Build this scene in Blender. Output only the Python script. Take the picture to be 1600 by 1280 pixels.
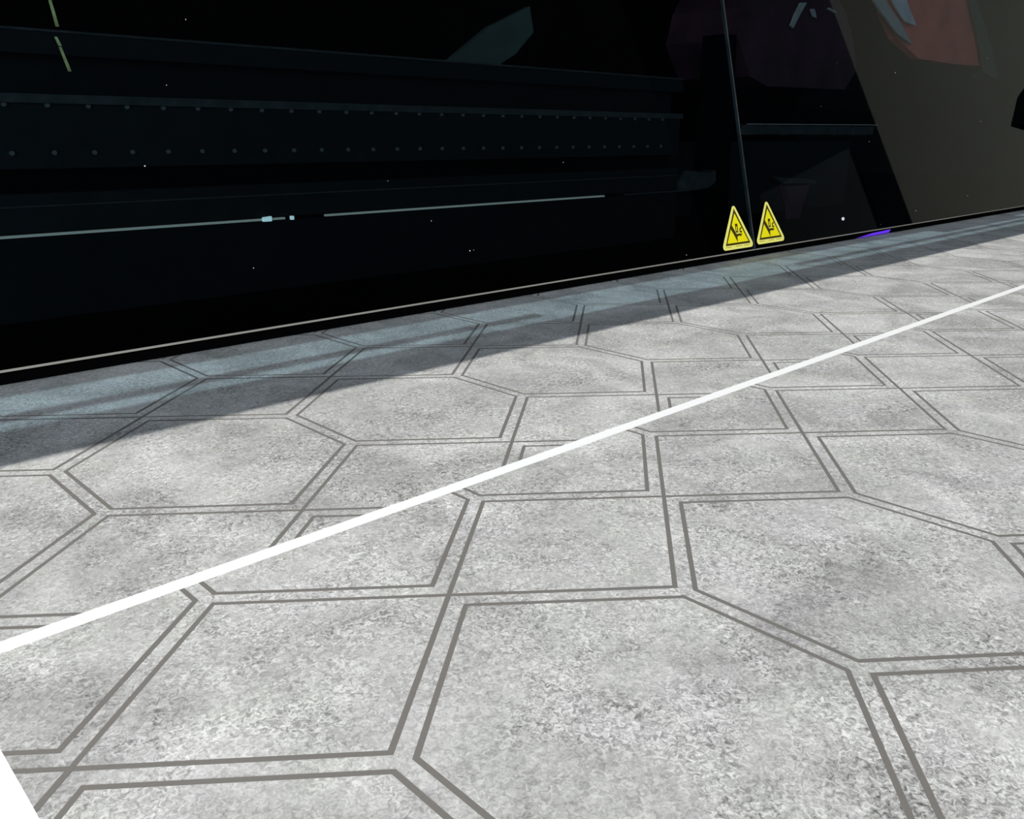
import bpy, bmesh, math, random
from mathutils import Vector, Matrix

# ------------------------------------------------------------------ units
# every length below is written in pattern units; one unit is S metres
S = 0.05
for o in list(bpy.data.objects):
    bpy.data.objects.remove(o, do_unlink=True)
scn = bpy.context.scene
COL = scn.collection
random.seed(7)

# ------------------------------------------------------------------ camera
CAM_R = Matrix(((0.72162307, -0.69228157, 0.00252523),
                (-0.2102896, -0.22267487, -0.95194232),
                (0.65957443, 0.68641251, -0.30626694)))
CAM_C = Vector((-2.3250838, -2.8605832, 2.13364893))
cam = bpy.data.cameras.new('camera')
cam.sensor_fit = 'HORIZONTAL'
cam.sensor_width = 36.0
cam.lens = 1332.3713 / 1600.0 * 36.0
cam.clip_start = 0.005
cam.clip_end = 200
camo = bpy.data.objects.new('camera', cam)
COL.objects.link(camo)
M = Matrix((CAM_R[0], -Vector(CAM_R[1]), -Vector(CAM_R[2]))).transposed()
camo.matrix_world = Matrix.Translation(CAM_C * S) @ M.to_4x4()
scn.camera = camo

# ------------------------------------------------------------------ light
scn.view_settings.view_transform = 'Standard'
scn.view_settings.look = 'None'
scn.view_settings.gamma = 1.0
scn.view_settings.use_curve_mapping = False
scn.view_settings.exposure = 0.0
world = bpy.data.worlds.new('sky')
scn.world = world
world.use_nodes = True
bg = world.node_tree.nodes['Background']
bg.inputs['Color'].default_value = (0.55, 0.80, 1.12, 1)
bg.inputs['Strength'].default_value = 0.13
sun = bpy.data.lights.new('sun', 'SUN')
sun.energy = 2.92
sun.angle = math.radians(0.53)
sun.color = (1.0, 0.965, 0.93)
suno = bpy.data.objects.new('sun', sun)
COL.objects.link(suno)
SUN_EL = math.radians(65)
sd = Vector((0.0, math.cos(SUN_EL), math.sin(SUN_EL)))       # towards the sun
suno.rotation_euler = sd.to_track_quat('Z', 'Y').to_euler()
suno.location = (0.5, 2.0, 4.0)
TAN = math.tan(SUN_EL)
# fill light added behind and left of the viewer to brighten the stickers
fill = bpy.data.lights.new('sticker_fill', 'AREA')
fill.shape = 'RECTANGLE'
fill.size = 3.2
fill.size_y = 1.3
fill.energy = 400
fill.color = (0.90, 0.95, 1.0)
fillo = bpy.data.objects.new('sticker_fill', fill)
COL.objects.link(fillo)
fillo.location = (-3.4, -2.9, 0.60)
fillo.rotation_euler = (Vector(fillo.location) - Vector((0.6, 0.28, 0.02))).to_track_quat('Z', 'Y').to_euler()


# ------------------------------------------------------------------ materials
def mat(name, col, rough=0.6, metal=0.0, spec=0.5, emit=None, estr=0.0, noise=0.0, nscale=200.0):
    m = bpy.data.materials.new(name)
    m.use_nodes = True
    nt = m.node_tree
    b = nt.nodes['Principled BSDF']
    b.inputs['Base Color'].default_value = (*col, 1)
    b.inputs['Roughness'].default_value = rough
    b.inputs['Metallic'].default_value = metal
    b.inputs['Specular IOR Level'].default_value = spec
    if emit:
        b.inputs['Emission Color'].default_value = (*emit, 1)
        b.inputs['Emission Strength'].default_value = estr
    if noise:
        tc = nt.nodes.new('ShaderNodeTexCoord')
        n = nt.nodes.new('ShaderNodeTexNoise')
        n.inputs['Scale'].default_value = nscale
        n.inputs['Detail'].default_value = 6
        n.inputs['Roughness'].default_value = 0.65
        nt.links.new(tc.outputs['Object'], n.inputs['Vector'])
        r = nt.nodes.new('ShaderNodeValToRGB')
        r.color_ramp.elements[0].position = 0.3
        r.color_ramp.elements[1].position = 0.7
        r.color_ramp.elements[0].color = (*[c * (1 - noise) for c in col], 1)
        r.color_ramp.elements[1].color = (*[min(1, c * (1 + noise)) for c in col], 1)
        nt.links.new(n.outputs['Fac'], r.inputs['Fac'])
        nt.links.new(r.outputs['Color'], b.inputs['Base Color'])
    return m


def print_material():
    """grey cement-look print: soft clouds with a scribble of fine pale and dark strokes"""
    m = bpy.data.materials.new('cement_print')
    m.use_nodes = True
    nt = m.node_tree
    N, L = nt.nodes, nt.links
    b = N['Principled BSDF']
    b.inputs['Roughness'].default_value = 0.55
    b.inputs['Specular IOR Level'].default_value = 0.25
    tc = N.new('ShaderNodeTexCoord')

    def noise(scale, detail, rough, dist, off=0.0):
        mp = N.new('ShaderNodeMapping')
        mp.inputs['Location'].default_value = (off, off * 0.7, 0)
        L.new(tc.outputs['Object'], mp.inputs['Vector'])
        n = N.new('ShaderNodeTexNoise')
        n.noise_dimensions = '2D'
        n.inputs['Scale'].default_value = scale / S
        n.inputs['Detail'].default_value = detail
        n.inputs['Roughness'].default_value = rough
        n.inputs['Distortion'].default_value = dist
        L.new(mp.outputs['Vector'], n.inputs['Vector'])
        return n.outputs['Fac']

    def mth(op, a, c, clamp=False):
        x = N.new('ShaderNodeMath')
        x.operation = op
        x.use_clamp = clamp
        for i, v in enumerate((a, c)):
            if isinstance(v, (int, float)):
                x.inputs[i].default_value = v
            else:
                L.new(v, x.inputs[i])
        return x.outputs[0]

    def rng(v, a, c, lo, hi):
        x = N.new('ShaderNodeMapRange')
        x.inputs['From Min'].default_value = a
        x.inputs['From Max'].default_value = c
        x.inputs['To Min'].default_value = lo
        x.inputs['To Max'].default_value = hi
        L.new(v, x.inputs['Value'])
        return x.outputs['Result']
    clouds = rng(noise(1.1, 5, 0.6, 0.6), 0.3, 0.7, -0.12, 0.12)
    mid = rng(noise(5.0, 4, 0.6, 0.8, 3.1), 0.3, 0.7, -0.05, 0.055)
    fine = noise(38.0, 4, 0.65, 0.9, 1.7)
    finer = noise(95.0, 2, 0.6, 0.8, 5.3)
    patch = rng(noise(1.7, 3, 0.6, 0.9, 8.4), 0.38, 0.62, 0.65, 1.3)
    strokes = rng(fine, 0.34, 0.68, -0.16, 0.23)
    grain = rng(finer, 0.3, 0.7, -0.08, 0.09)
    det = mth('MULTIPLY', mth('ADD', strokes, grain), patch)
    v = mth('ADD', mth('ADD', clouds, mid), mth('ADD', det, 0.455))
    ton = N.new('ShaderNodeMix')
    ton.data_type = 'RGBA'
    ton.inputs['A'].default_value = (0.99, 1.0, 0.95, 1)
    ton.inputs['B'].default_value = (1.0, 1.0, 0.985, 1)
    L.new(rng(noise(2.3, 2, 0.5, 0.3, 12.0), 0.35, 0.65, 0, 1), ton.inputs['Factor'])
    sc = N.new('ShaderNodeVectorMath')
    sc.operation = 'SCALE'
    L.new(ton.outputs['Result'], sc.inputs[0])
    L.new(v, sc.inputs['Scale'])
    L.new(sc.outputs['Vector'], b.inputs['Base Color'])
    return m


def tinted_material():
    m = bpy.data.materials.new('tinted_acrylic')
    m.use_nodes = True
    nt = m.node_tree
    nt.nodes.clear()
    out = nt.nodes.new('ShaderNodeOutputMaterial')
    tr = nt.nodes.new('ShaderNodeBsdfTransparent')
    tr.inputs['Color'].default_value = (0.56, 0.69, 0.745, 1)     # twice: once per face
    gl = nt.nodes.new('ShaderNodeBsdfGlossy')
    gl.inputs['Roughness'].default_value = 0.015
    gl.inputs['Color'].default_value = (1, 1, 1, 1)
    fr = nt.nodes.new('ShaderNodeFresnel')
    fr.inputs['IOR'].default_value = 1.49
    geo = nt.nodes.new('ShaderNodeNewGeometry')
    ff = nt.nodes.new('ShaderNodeMath')                             # only the outer faces mirror
    ff.operation = 'SUBTRACT'
    ff.inputs[0].default_value = 1
    mul = nt.nodes.new('ShaderNodeMath')
    mul.operation = 'MULTIPLY'
    mx = nt.nodes.new('ShaderNodeMixShader')
    nt.links.new(geo.outputs['Backfacing'], ff.inputs[1])
    nt.links.new(fr.outputs['Fac'], mul.inputs[0])
    nt.links.new(ff.outputs[0], mul.inputs[1])
    nt.links.new(mul.outputs[0], mx.inputs['Fac'])
    nt.links.new(tr.outputs[0], mx.inputs[1])
    nt.links.new(gl.outputs[0], mx.inputs[2])
    nt.links.new(mx.outputs[0], out.inputs['Surface'])
    return m


PRINT = print_material()
TINT = tinted_material()
LINE = mat('print_line_grey', (0.182, 0.173, 0.158), 0.55, spec=0.25, noise=0.05, nscale=900)
WHITE = mat('white_vinyl', (0.96, 0.965, 0.96), 0.5, spec=0.3)
BLACK = mat('black_rubber', (0.0012, 0.0012, 0.0014), 0.9, spec=0.0)
LIP = mat('acrylic_edge', (0.28, 0.26, 0.225), 0.5)
HOOD = mat('machine_shell', (0.10, 0.11, 0.12), 0.5)
INNER = mat('dark_inner_paint', (0.0045, 0.0036, 0.0034), 0.7, spec=0.1, noise=0.4, nscale=60)
RAIL = mat('anodised_rail', (0.0060, 0.0045, 0.0042), 0.6, spec=0.2, noise=0.35, nscale=80)
RAILL = mat('paler_rail_edge', (0.036, 0.026, 0.023), 0.6, spec=0.2, noise=0.5, nscale=90)  # paler tone for rail edges and lips
BOLT = mat('bolt_steel', (0.10, 0.075, 0.065), 0.5)
STRIP = mat('glowing_strip', (0.3, 0.26, 0.22), 0.5, emit=(1.0, 0.84, 0.66), estr=0.20, noise=0.1)  # brightness of the rail line put in as emission
CREAM = mat('cream_wall', (0.36, 0.345, 0.26), 0.8, noise=0.06, nscale=3)
NAVY = mat('dark_facade', (0.012, 0.014, 0.020), 0.8, spec=0.1, noise=0.3, nscale=2)
FLOOR = mat('concrete_floor', (0.16, 0.16, 0.155), 0.8, noise=0.2, nscale=6)
STEEL = mat('table_steel', (0.35, 0.36, 0.37), 0.45, 0.6, noise=0.08)
YEL = mat('warning_yellow', (0.97, 0.83, 0.004), 0.5, spec=0.3)
YELB = mat('faded_yellow_border', (0.94, 0.87, 0.20), 0.5, spec=0.3)
INK = mat('sticker_black', (0.055, 0.036, 0.004), 0.6, spec=0.2)
INKS = mat('faded_small_print', (0.34, 0.26, 0.02), 0.6, spec=0.2)
PALE = mat('pale_outline', (0.72, 0.68, 0.22), 0.5)
RED = mat('red_plate_paint', (0.80, 0.11, 0.08), 0.45, noise=0.25, nscale=18)
MAROON = mat('maroon_plate_paint', (0.058, 0.014, 0.018), 0.4, noise=0.5, nscale=22)
GREYTRIM = mat('brushed_trim', (0.40, 0.26, 0.22), 0.5, noise=0.2, nscale=60)
OLIVE = mat('grey_green_bracket', (0.050, 0.044, 0.032), 0.6, noise=0.25, nscale=40)
BRASS = mat('brass_wire', (0.95, 0.50, 0.17), 0.4, noise=0.5, nscale=120)
DUST = mat('dust', (0.9, 0.92, 0.95), 0.9)
VIOLET = mat('violet_glow', (0.05, 0.02, 0.2), 0.5, emit=(0.13, 0.02, 0.9), estr=0.75)


# ------------------------------------------------------------------ helpers
class MB:
    """collects verts and faces, in pattern units"""
    def __init__(self):
        self.v, self.f, self.m = [], [], []

    def face(self, pts, mi=0):
        i = len(self.v)
        self.v += [tuple(p) for p in pts]
        self.f.append(tuple(range(i, i + len(pts))))
        self.m.append(mi)

    def box(self, a, b, mi=0, chamfer=0.0):
        (x0, y0, z0), (x1, y1, z1) = a, b
        c = chamfer
        if not c:
            i = len(self.v)
            self.v += [(x, y, z) for z in (z0, z1) for y in (y0, y1) for x in (x0, x1)]
            for q in ((0, 2, 3, 1), (4, 5, 7, 6), (0, 1, 5, 4), (1, 3, 7, 5), (3, 2, 6, 7), (2, 0, 4, 6)):
                self.f.append(tuple(i + k for k in q))
                self.m.append(mi)
        else:
            prof = [(y0 + c, z0), (y1 - c, z0), (y1, z0 + c), (y1, z1 - c), (y1 - c, z1), (y0 + c, z1), (y0, z1 - c), (y0, z0 + c)]
            self.extrude_x(prof, x0, x1, mi)
        return self

    def extrude_x(self, prof, x0, x1, mi=0):
        """closed (y, z) profile, counter-clockwise seen from +x... swept along x"""
        n = len(prof)
        i = len(self.v)
        self.v += [(x0, y, z) for y, z in prof] + [(x1, y, z) for y, z in prof]
        for k in range(n):
            q = (k + 1) % n
            self.f.append((i + k, i + q, i + n + q, i + n + k))
            self.m.append(mi)
        self.f.append(tuple(i + k for k in reversed(range(n))))
        self.f.append(tuple(i + n + k for k in range(n)))
        self.m += [mi, mi]
        return self

    def prism(self, pts, off, mi=0):
        """polygon pts (3-D) pushed along vector off"""
        n = len(pts)
        i = len(self.v)
        off = Vector(off)
        self.v += [tuple(p) for p in pts] + [tuple(Vector(p) + off) for p in pts]
        for k in range(n):
            q = (k + 1) % n
            self.f.append((i + k, i + q, i + n + q, i + n + k))
            self.m.append(mi)
        self.f.append(tuple(i + k for k in reversed(range(n))))
        self.f.append(tuple(i + n + k for k in range(n)))
        self.m += [mi, mi]
        return self

    def build(self, name, mats, parent=None, loc=(0, 0, 0), recalc=True, smooth=False):
        me = bpy.data.meshes.new(name)
        l = Vector(loc)
        me.from_pydata([tuple((Vector(p) - l) * S) for p in self.v], [], self.f)
        for mm in (mats if isinstance(mats, (list, tuple)) else [mats]):
            me.materials.append(mm)
        for p, k in zip(me.polygons, self.m):
            p.material_index = k
            p.use_smooth = smooth
        if recalc:
            bm = bmesh.new()
            bm.from_mesh(me)
            bmesh.ops.recalc_face_normals(bm, faces=bm.faces)
            bm.to_mesh(me)
            bm.free()
        me.update()
        o = bpy.data.objects.new(name, me)
        COL.objects.link(o)
        place(o, l, parent)
        return o


ORG = {}


def place(o, l, parent):
    ORG[o.name] = Vector(l)
    if parent:
        o.parent = parent
        o.location = (Vector(l) - ORG[parent.name]) * S
    else:
        o.location = Vector(l) * S


def empty(name, loc):
    o = bpy.data.objects.new(name, None)
    o.empty_display_size = 0.02
    COL.objects.link(o)
    place(o, Vector(loc), None)
    return o


def tag(o, label=None, cat=None, group=None, kind=None):
    if label: o['label'] = label
    if cat: o['category'] = cat
    if group: o['group'] = group
    if kind: o['kind'] = kind
    return o


def clip(poly, lo, hi, axis):
    """Sutherland-Hodgman against lo <= p[axis] <= hi, 2-D"""
    for lim, sgn in ((lo, 1), (hi, -1)):
        if lim is None:
            continue
        out = []
        n = len(poly)
        for k in range(n):
            a, b = poly[k], poly[(k + 1) % n]
            da, db = (a[axis] - lim) * sgn, (b[axis] - lim) * sgn
            if da >= 0:
                out.append(a)
            if (da > 0 and db < 0) or (da < 0 and db > 0):
                t = da / (da - db)
                out.append((a[0] + t * (b[0] - a[0]), a[1] + t * (b[1] - a[1])))
        poly = out
        if len(poly) < 3:
            return []
    return poly


def area(p):
    return 0.5 * sum(p[k][0] * p[(k + 1) % len(p)][1] - p[(k + 1) % len(p)][0] * p[k][1] for k in range(len(p)))


def inset(poly, d):
    """move every edge of a CCW convex polygon inward by d"""
    n = len(poly)
    L = []
    for k in range(n):
        a, b = Vector(poly[k]), Vector(poly[(k + 1) % n])
        t = (b - a).normalized()
        nn = Vector((-t.y, t.x))
        L.append((a + nn * d, t))
    out = []
    for k in range(n):
        (p, t), (q, s) = L[k - 1], L[k]
        c = t.x * s.y - t.y * s.x
        u = ((q.x - p.x) * s.y - (q.y - p.y) * s.x) / c
        out.append((p.x + t.x * u, p.y + t.y * u))
    return out


# ------------------------------------------------------------------ setting
MB().box((-60, -64, -18.2), (112, 60, -18)).build('floor', FLOOR)
tag(bpy.data.objects['floor'], 'grey concrete floor under the printer', 'floor', kind='structure')
w = MB().box((-40, -64, -18), (116, -60, 78)).build('wall_front', NAVY)
tag(w, 'dark navy facade opposite the printer', 'wall', kind='structure')
w = MB().box((112, -60, -18), (116, -29.8, 78)).build('wall_side', NAVY)
tag(w, 'dark navy end wall beside the cream wall', 'wall', kind='structure')
w = MB().box((111, -48.5, -18), (112, -34.5, 22)).build('door_1', mat('grey_door', (0.075, 0.077, 0.075), 0.7, noise=0.15, nscale=4))
tag(w, 'dim grey door in the dark end wall', 'door', kind='structure')
w = MB().box((110, -29.8, -18), (116, 40, 60)).build('wall_right', CREAM)
tag(w, 'cream rendered end wall beyond the printer', 'wall', kind='structure')

# ------------------------------------------------------------------ printer table
T = -0.012                                             # underside of the sheet
tb = tag(empty('printer_table', (18, 0, -18)), 'long flat steel table under the grey printed sheet', 'table')
MB().box((-12, -14, T - 0.5), (52, 9.5, T), chamfer=0.08).build('table_top', STEEL, tb, (18, 0, T))
for x in (-9, 18, 49):
    for y in (-12, 7.5):
        MB().box((x - 0.6, y - 0.6, -18), (x + 0.6, y + 0.6, T - 0.5)).build('leg', STEEL, tb, (x, y, -18))

# ------------------------------------------------------------------ printed sheet
LX, LY, HR, G = math.sqrt(3), 1.2117 * 2, 0.7111, 0.0986
LW = 0.0260                                            # half of a printed line is LW / 2
STR0, STR1, LEFT, RIGHT = 0.951, 1.058, -1.882, 46.0
sheet = tag(empty('printed_sheet', (0, 0, T)), 'pale grey printed sheet with double-line hexagon pattern on the printer table', 'printed sheet')
MB().box((-6.5, -9.5, T), (47.5, 8.2, 0.0)).build('white_sheet', WHITE, sheet)
sheet.children[0]['label'] = 'bare white vinyl showing as a border and a stripe between the prints'


def cell(name, poly, y0, y1, parent, zc=0.0020):
    """one printed cell: patch plus its dark outline, cut at the print's edges"""
    if area(poly) < 0:
        poly = poly[::-1]
    outer, inner = inset(poly, -LW / 2), inset(poly, LW / 2)
    mb = MB()
    z0 = 0.0010

    def put(p, mi):
        p = clip(p, LEFT, RIGHT, 0)
        if p:
            p = clip(p, y0, y1, 1)
        if p and abs(area(p)) > 1e-6:
            mb.prism([(x, y, z0) for x, y in p], (0, 0, zc - z0), mi)
    put(inner, 0)
    n = len(poly)
    for k in range(n):
        q = (k + 1) % n
        put([outer[k], outer[q], inner[q], inner[k]], 1)
    if not mb.f:
        return None
    return mb.build(name, [PRINT, LINE], parent)


def make_print(oy, y0, y1, label):
    g = MB()
    g.box((LEFT, y0, 0.0), (RIGHT, y1, 0.0010))
    p = g.build('print', PRINT, sheet)
    p['label'] = label
    sl = HR / (LX / 2)
    L = math.hypot(1, sl)
    top = -LY / 2 + G * L
    xs = LX / 2 - G / 2
    for r in range(-8, 10):
        cy = oy - r * LY
        for i in range(-2, 28):
            cx = i * LX
            # diamond to the right of the crossing (i, r)
            d = [(cx, cy), (cx + LX / 2, cy - HR), (cx + LX, cy), (cx + LX / 2, cy + HR)]
            if cy + HR > y0 and cy - HR < y1 and cy > -9:
                cell('diamond_tile', d, y0, y1, p, 0.0020 if i % 2 else 0.0023)
            hy = cy - LY / 2                                     # hexagon below the crossing
            e = top + sl * xs
            h = [(cx, hy + top), (cx + xs, hy + e), (cx + xs, hy - e), (cx, hy - top), (cx - xs, hy - e), (cx - xs, hy + e)]
            if hy + 1.2 > y0 and hy - 1.2 < y1 and hy > -9:
                cell('hexagonal_tile', h, y0, y1, p)
    return p


make_print(0.0, -5.2, STR0, 'nearer grey print of hexagon and diamond tiles, below the white stripe')
make_print(1.3622, STR1, 8.1, 'farther grey print of hexagon and diamond tiles, between white stripe and dark cover')

# ------------------------------------------------------------------ printer shell
LEAN = math.radians(14)
PV = Vector((0, math.sin(LEAN), math.cos(LEAN)))         # up the pane
PN = Vector((0, -math.cos(LEAN), math.sin(LEAN)))        # out of the pane, to the viewer
PB = Vector((0, 5.6, 0.112))                             # foot of the pane
X0, X1, SEAM = -11.0, 50.0, 12.10


def onp(u, v, d=0.0):
    return Vector((u, 0, 0)) + PB + PV * v + PN * d


HZ = 9.0


def ray_y(y0, z):
    return y0 + z / TAN


body = tag(empty('printer_housing', (18, 16, T)), 'dark housing of the wide printer behind the tinted covers', 'printer')
# roof members: their shadows are the bands in front of the cover
MB().box((X0, ray_y(3.47, HZ), HZ), (X1, ray_y(4.15, HZ) , HZ + 0.25)).build('hood_bar', HOOD, body)
MB().box((X0, ray_y(4.39, HZ), HZ), (5.2, ray_y(4.57, HZ), HZ + 0.05)).build('hood_slat', HOOD, body)
MB().box((11.6, ray_y(4.39, HZ), HZ), (X1, ray_y(4.57, HZ), HZ + 0.05)).build('hood_slat', HOOD, body)
MB().box((X0, ray_y(5.30, HZ), HZ), (X1, 26.0, HZ + 0.4)).build('roof', mat('matt_black_shell', (0.006, 0.006, 0.007), 0.8, spec=0.1), body)
MB().box((X0, 25.6, -14), (X1, 26.0, HZ)).build('back_panel', BLACK, body)
for xx in (X0, X1 - 0.3):
    MB().prism([(xx, 5.75, 0.008), (xx, 25.6, 0.008), (xx, 25.6, HZ), (xx, 8.2, HZ)], (0.3, 0, 0)).build('end_plate', INNER, body)
MB().box((X0 + 0.3, 5.66, 0.022), (X1 - 0.3, 8.0, 0.07)).build('sheet_guard', BLACK, body)
MB().box((X0 + 0.3, 8.0, 0.022), (X1 - 0.3, 25.75, 0.06)).build('inner_floor', BLACK, body)
for x in (-9, 18, 48):
    MB().box((x - 1.2, 10.5, -18), (x + 1.2, 24, 0.02)).build('stand', HOOD, body, (x, 17, -18))

# ------------------------------------------------------------------ tinted covers
def cover(x0, x1, label, v_top=9.05):
    c = tag(empty('tinted_cover', ((x0 + x1) / 2, 5.6, 0.012)), label, 'printer cover', 'tinted covers along the printer')
    th = 0.06
    MB().prism([onp(x0, 0.0), onp(x1, 0.0), onp(x1, v_top), onp(x0, v_top)], tuple(-PN * th)).build('acrylic_pane', TINT, c)
    # pale lower edge of the pane and the black seal below it
    MB().prism([onp(x0, -0.012, 0.004), onp(x1, -0.012, 0.004), onp(x1, 0.010, 0.004), onp(x0, 0.010, 0.004)],
               tuple(-PN * th)).build('edge_lip', LIP, c)
    MB().box((x0, 5.53, 0.006), (x1, 5.655, 0.100)).build('rubber_seal', BLACK, c)
    return c


cl = cover(X0 + 0.3, SEAM - 0.022, 'dark tinted printer cover left of the seam, with one warning sticker')
cr = cover(SEAM + 0.022, X1 - 0.3, 'dark tinted printer cover right of the seam, with one warning sticker')
e = MB()
e.prism([onp(SEAM - 0.021, 0.02, -0.004), onp(SEAM + 0.021, 0.02, -0.004), onp(SEAM + 0.021, 9, -0.004), onp(SEAM - 0.021, 9, -0.004)], tuple(-PN * 0.05))
e.build('seam_strip', mat('seam_rubber', (0.030, 0.028, 0.026), 0.6, noise=0.6, nscale=60), cl)


def dust(x0, x1, n, parent, rng_):
    mb = MB()
    for k in range(n):
        u, v = rng_.uniform(x0, x1), rng_.uniform(0.05, 6.0)
        r = rng_.choice((0.003, 0.004, 0.006)) * (1 + max(0, u) * 0.05)
        mb.prism([onp(u + r * math.cos(t), v + r * math.sin(t), 0.001) for t in [q * math.pi / 3 for q in range(6)]], tuple(PN * 0.002))
    o = mb.build('dust', DUST, parent)
    o['kind'] = 'stuff'


rg = random.Random(4)
dust(-1, 12, 22, cl, rg)
dust(12.3, 28, 14, cr, rg)
mb = MB()
mb.prism([onp(15.70 + 0.055 * math.cos(t), 0.344 + 0.035 * math.sin(t), 0.001) for t in [q * math.pi / 4 for q in range(8)]], tuple(PN * 0.01))
tag(mb.build('white_dot', DUST, cr), 'small white dot low on the cover')  # plain white dot low on the cover
mb = MB()
mb.prism([onp(27.35, 2.42, 0.002), onp(28.6, 2.30, 0.002), onp(28.9, 3.6, 0.002), onp(28.2, 3.3, 0.002)], tuple(PN * 0.12))
tag(mb.build('black_latch', BLACK, cr, onp(27.9, 2.8, 0)), 'black latch corner at the right')

# UV lamp glow in the gap under the right-hand cover, put in as emission
mb = MB()
mb.prism([(16.1, 5.529, 0.012), (17.75, 5.529, 0.020), (17.85, 5.529, 0.088), (16.9, 5.529, 0.070)], (0, -0.004, 0))
tag(mb.build('uv_lamp_glow', VIOLET), 'small violet glowing strip in the black gap under the right cover', 'light')


# ------------------------------------------------------------------ stickers
def rounded(pts, r, n=6):
    out = []
    m = len(pts)
    for k in range(m):
        a, b, c = Vector(pts[k - 1]), Vector(pts[k]), Vector(pts[(k + 1) % m])
        t1, t2 = (a - b).normalized(), (c - b).normalized()
        half = t1.angle(t2) / 2
        d = r / math.tan(half)
        cen = b + (t1 + t2).normalized() * (r / math.sin(half))
        p1, p2 = b + t1 * d, b + t2 * d
        a1 = math.atan2(p1.y - cen.y, p1.x - cen.x)
        a2 = math.atan2(p2.y - cen.y, p2.x - cen.x)
        da = (a2 - a1 + math.pi) % (2 * math.pi) - math.pi
        for q in range(n + 1):
            t = a1 + da * q / n
            out.append((cen.x + r * math.cos(t), cen.y + r * math.sin(t)))
    return out


def sticker(u0, v0, label):
    """u0, v0: middle of the foot of the black triangle"""
    s = tag(empty('warning_sticker', onp(u0, v0, 0.0)), label, 'sticker', 'yellow warning stickers either side of the seam')

    def poly(name, rings, m, d0, d1, parent=s):
        mb_ = MB()
        for pts in rings:
            mb_.prism([onp(u0 + x, v0 + y, d0) for x, y in pts], tuple(PN * (d1 - d0)))
        return mb_.build(name, m, parent, onp(u0, v0, 0.0))
    tri = [(-0.410, 0.0), (0.410, 0.0), (0.0, 0.650)]
    border = rounded([(-0.548, -0.078), (0.548, -0.078), (0.0, 0.750)], 0.065)
    poly('border', [border], YELB, 0.0005, 0.004)
    tri_in = [(-0.350, 0.038), (0.350, 0.038), (0.0, 0.565)]
    poly('yellow_face', [tri_in], YEL, 0.004, 0.006)
    ring = [[tri[k], tri[(k + 1) % 3], tri_in[(k + 1) % 3], tri_in[k]] for k in range(3)]
    poly('black_triangle', ring, INK, 0.004, 0.0062)
    # press block over an open hand
    blk = [(-0.030, 0.375), (0.048, 0.375), (0.048, 0.215), (-0.030, 0.215)]
    bi = [(-0.006, 0.325), (0.024, 0.325), (0.024, 0.243), (-0.006, 0.243)]
    poly('press_block', [[blk[k], blk[(k + 1) % 4], bi[(k + 1) % 4], bi[k]] for k in range(4)], INK, 0.006, 0.008)
    ul = [[(-0.052, 0.300), (-0.040, 0.300), (-0.040, 0.196), (-0.052, 0.196)],
          [(-0.052, 0.208), (0.070, 0.208), (0.070, 0.194), (-0.052, 0.194)],
          [(0.058, 0.290), (0.070, 0.290), (0.070, 0.196), (0.058, 0.196)]]
    poly('pale_outline', ul, PALE, 0.006, 0.0075)
    hand = [[(-0.200, 0.305), (-0.140, 0.358), (-0.062, 0.255), (-0.115, 0.195)],
            [(-0.115, 0.195), (-0.062, 0.255), (-0.022, 0.190), (-0.068, 0.130)],
            [(-0.068, 0.130), (-0.022, 0.190), (0.000, 0.160), (-0.006, 0.050), (-0.014, 0.050)],
            [(-0.022, 0.190), (0.085, 0.192), (0.078, 0.158), (-0.010, 0.140)],
            [(0.080, 0.192), (0.170, 0.186), (0.124, 0.142), (0.060, 0.156)],
            [(0.098, 0.278), (0.126, 0.272), (0.120, 0.210), (0.094, 0.220)],
            [(0.100, 0.278), (0.176, 0.316), (0.168, 0.284), (0.122, 0.256)],
            [(0.094, 0.238), (0.172, 0.234), (0.166, 0.204), (0.106, 0.206)]]
    poly('hand_pictogram', hand, INK, 0.006, 0.0082)
    tx = []
    for x0, x1 in ((-0.40, -0.25), (-0.08, 0.10), (0.19, 0.36)):
        k = x0
        while k < x1:
            tx.append([(k, -0.034), (k + 0.016, -0.034), (k + 0.016, -0.020), (k, -0.020)])
            k += 0.024
    poly('small_print', tx, INKS, 0.004, 0.0046)
    return s


sticker(11.547, 0.138, 'yellow triangular hand-crush warning sticker left of the cover seam')
sticker(12.690, 0.158, 'yellow triangular hand-crush warning sticker right of the cover seam')


# ------------------------------------------------------------------ inside the printer, seen through the covers
gr = body
RX0, RX1 = X0 + 0.5, 12.9


def railpart(name, prof, m, x0=RX0, x1=RX1):
    return MB().extrude_x(prof, x0, x1).build(name, m, gr)


railpart('rail_base', [(8.02, 0.06), (8.6, 0.06), (8.6, 1.0), (8.02, 1.0)], INNER)
railpart('rail_ledge', [(8.03, 1.06), (8.6, 1.06), (8.6, 1.49), (8.03, 1.49)], RAIL)
railpart('ledge_edge', [(8.0, 1.345), (8.03, 1.345), (8.03, 1.362), (8.0, 1.362)], RAILL)
railpart('recess', [(8.3, 1.49), (8.6, 1.49), (8.6, 1.76), (8.3, 1.76)], BLACK)
bf = railpart('bolted_rail', [(8.05, 1.76), (8.6, 1.76), (8.6, 2.46), (8.05, 2.46)], RAIL)
railpart('upper_lip', [(7.98, 2.46), (8.6, 2.46), (8.6, 2.555), (7.98, 2.555)], RAILL)
railpart('upper_recess', [(8.3, 2.555), (8.6, 2.555), (8.6, 2.97), (8.3, 2.97)], INNER)
railpart('top_chamfer', [(8.0, 2.97), (8.6, 2.97), (8.6, 3.21), (8.05, 3.21)], RAIL)
railpart('top_edge', [(8.03, 3.205), (8.2, 3.205), (8.2, 3.23), (8.03, 3.23)], RAILL)
k = 0
x = RX0 + 0.2
x = 0.49 - 0.437 * 24
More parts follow.
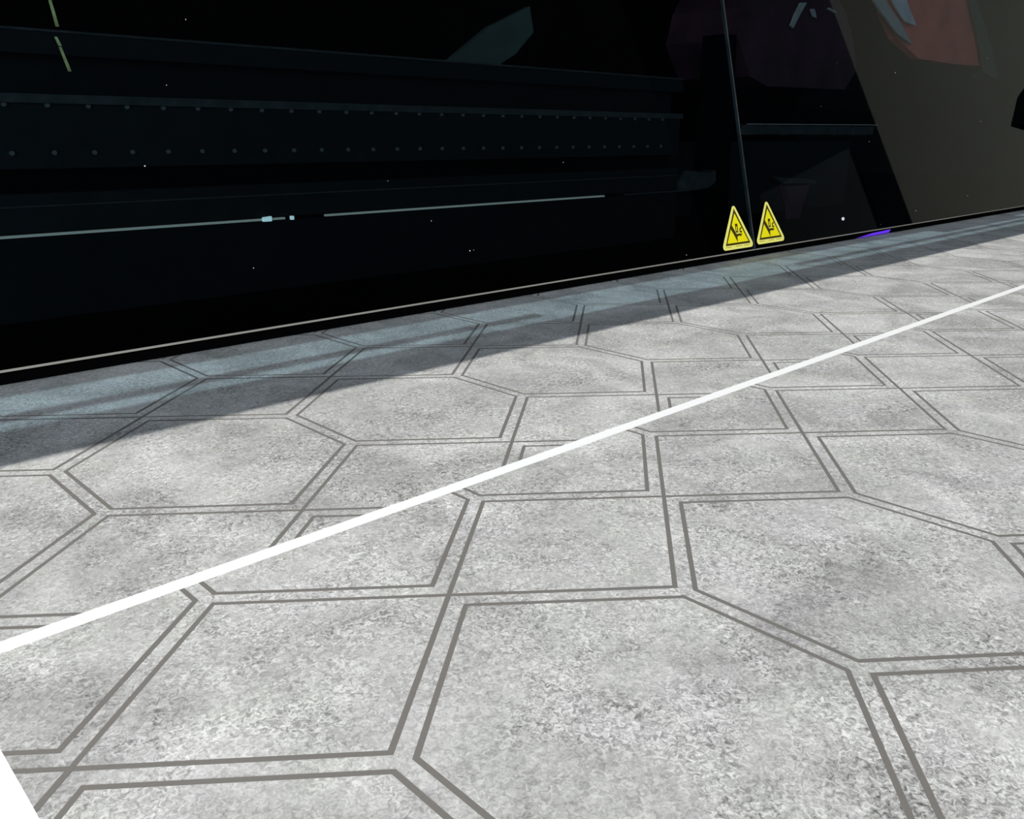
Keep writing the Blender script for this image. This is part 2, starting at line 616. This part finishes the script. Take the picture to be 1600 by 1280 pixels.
while x < RX1 - 0.2:
    if x > RX0 + 0.1:
        for z in (2.44, 1.93):
            mb = MB()
            mb.prism([(x + 0.026 * math.cos(t), 8.05, z + 0.026 * math.sin(t)) for t in [q * math.pi / 4 for q in range(8)]], (0, -0.03, 0))
            mb.build('bolt', BOLT, bf, (x, 8.05, z))
    x += 0.437
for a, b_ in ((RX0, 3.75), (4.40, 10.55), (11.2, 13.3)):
    o = railpart('rail_strip', [(8.0, 1.018), (8.05, 1.018), (8.05, 1.046), (8.0, 1.046)], STRIP if a < 11 else RAILL, a, b_)
mb = MB()
mb.prism([(3.40, 8.0, 1.01), (3.52, 8.0, 1.01), (3.52, 8.0, 1.075), (3.40, 8.0, 1.065)], (0, -0.05, 0))
mb.prism([(3.82, 8.0, 1.01), (3.86, 8.0, 1.01), (3.86, 8.0, 1.06), (3.82, 8.0, 1.06)], (0, -0.05, 0))
mb.build('strip_glint', mat('glint_glow', (0.8, 0.8, 0.75), 0.4, emit=(0.9, 0.95, 0.85), estr=0.7), gr)  # sun glints at the strip's end, put in as glowing pieces
mb = MB()
mb.prism([(13.3, 8.0, 1.02), (14.05, 8.0, 1.05), (14.3, 8.0, 1.18), (14.25, 8.0, 1.42), (14.0, 8.0, 1.36), (13.5, 8.0, 1.42), (13.25, 8.0, 1.2)], (0, 0.3, 0))
mb.build('rail_end_cap', RAILL, gr)

# arm above the rail
arm = tag(empty('support_arm', (9, 7.9, 3.1)), 'dim grey-green slanted arm above the rail behind the left cover', 'bracket')
mb = MB()
mb.prism([(x, 8.62, z) for x, z in [(9.11, 4.259), (9.21, 3.859), (8.76, 3.468), (8.23, 3.205), (7.24, 3.039), (6.44, 2.701), (6.6, 2.897), (7.31, 3.314), (8.16, 3.859)]], (0, 0.12, 0))
mb.build('arm_plate', OLIVE, arm)
MB().box((8.44, 8.62, 2.3), (8.60, 8.72, 3.20)).build('arm_post', OLIVE, arm)

# wire
wr = tag(empty('hanging_wire', (0.9, 7.6, 2.9)), 'thin yellowish wire hanging behind the left cover', 'wire')
for (a, b_) in (((0.97, 3.60), (1.02, 3.22)), ((0.99, 3.12), (1.02, 3.03)), ((1.02, 3.02), (1.08, 2.78))):
    mb = MB()
    r = 0.010
    mb.prism([(a[0] - r, 7.6, a[1]), (a[0] + r, 7.6, a[1]), (b_[0] + r * 1.6, 7.6, b_[1]), (b_[0] - r, 7.6, b_[1])], (0, 0.03, 0))
    mb.build('wire_segment', BRASS, wr)

# red and dark plates behind the right cover, put in for a red reflection
ca = tag(empty('red_dark_plates', (20, 8.5, 0.06)), 'red and dark plates behind the right tinted cover, put in for a red reflection', 'plates')


def arc(cx, cz, rx, rz, a0, a1, n=20):
    return [(cx + rx * math.cos(math.radians(a0 + (a1 - a0) * q / n)), cz + rz * math.sin(math.radians(a0 + (a1 - a0) * q / n))) for q in range(n + 1)]


def plate(name, pts, y, th, m, loc=None, smooth=False):
    mb = MB()
    mb.prism([(x, y, z) for x, z in pts], (0, th, 0))
    return mb.build(name, m, ca)


plate('maroon_plate', [(15.91, 4.888), (16.22, 5.308), (17.8, 5.65), (19.76, 5.682), (20.65, 5.175), (21.21, 4.604), (21.61, 3.832), (21.07, 3.325), (17.13, 3.259), (16.3, 3.447), (15.7, 4.2)], 8.6, 2.0, MAROON)
plate('red_panel', [(22.78, 5.99), (28.07, 6.548), (29.29, 5.551), (31.26, 4.418), (28.06, 4.33), (25.36, 4.329), (23.68, 4.772), (22.74, 5.351)], 8.5, 0.25, RED)
plate('trim_strip', [(20.94, 5.774), (21.66, 5.851), (22.21, 5.598), (23.34, 5.127), (24.29, 4.632), (23.27, 4.827), (22.07, 5.274)], 8.3, 0.06, GREYTRIM)
plate('pink_highlight', [(22.15, 5.897), (23.09, 5.997), (23.58, 5.565), (24.26, 5.13), (23.5, 5.168), (22.68, 5.513)], 8.25, 0.05, mat('pinkish_highlight', (0.62, 0.42, 0.40), 0.5, noise=0.3, nscale=30))  # pinkish highlight beside the red, put in as its own plate
plate('side_strip', [(27.73, 6.491), (28.04, 6.524), (29.41, 5.734), (30.8, 4.865), (31.58, 4.055), (30.27, 4.198), (29.34, 5.159)], 8.3, 0.06, OLIVE)
plate('body', [(15.0, 0.3), (21.8, 0.3), (21.8, 2.0), (15.0, 2.0)], 8.6, 3.0, RAIL)
plate('shelf_band', [(15.4, 2.42), (22.5, 2.46), (22.5, 2.78), (15.4, 2.72)], 8.2, 1.0, BLACK)
plate('shelf_edge', [(15.6, 2.395), (21.9, 2.435), (21.9, 2.415), (15.6, 2.38)], 7.95, 0.2, GREYTRIM)
for a, b_ in ((15.7, 16.9), (17.1, 18.3), (18.5, 19.5), (19.7, 20.6), (20.8, 21.9)):
    plate('comb_tooth', [(a, 2.16), (b_, 2.18), (b_, 2.39), (a, 2.375)], 8.05, 0.3, RAILL)
plate('handle', [(17.03, 1.196), (18.06, 1.135), (19.19, 1.053), (19.25, 0.954), (18.08, 1.01), (17.61, 1.011)], 8.2, 0.15, RAILL)
plate('foot', [(18.0, 0.93), (19.3, 0.90), (19.05, 0.404), (18.95, 0.08), (18.5, 0.08), (18.4, 0.435)], 8.4, 0.15, MAROON)
plate('post', [(14.6, 0.2), (15.2, 0.2), (15.0, 4.2), (14.6, 4.2)], 8.2, 0.6, BLACK)
for pts in ([(17.96, 5.141), (18.23, 5.167), (17.95, 4.864), (17.71, 4.566), (17.59, 4.611), (17.74, 4.873)],
            [(18.47, 5.05), (18.63, 5.064), (18.77, 4.877), (18.63, 4.894)], [(19.26, 5.122), (19.39, 5.162), (19.77, 5.095), (19.64, 5.069)]):
    plate('highlight', pts, 8.4, 0.05, GREYTRIM)  # highlights on the maroon shape, put in as small pale plates

# unseen fill light added inside the hood to brighten the red plates
hfillo = tag(empty('hood_fill', (21, 7.9, 8.7)), 'unseen fill light added under the printer hood above the red plates', 'fill light')
MB().box((19, 8.9, 8.7), (25, 9.2, 8.95)).build('hood_fill_box', HOOD, hfillo)
la = bpy.data.lights.new('hood_fill_area', 'AREA')
la.shape = 'RECTANGLE'
la.size = 6 * S
la.size_y = 0.25 * S
la.energy = 0.12
la.color = (1.0, 0.95, 0.9)
lo = bpy.data.objects.new('hood_fill_area', la)
COL.objects.link(lo)
lo.location = Vector((22, 8.8, 8.65)) * S
dv = Vector((0, -0.25, -1))
lo.rotation_euler = (-dv).to_track_quat('Z', 'Y').to_euler()
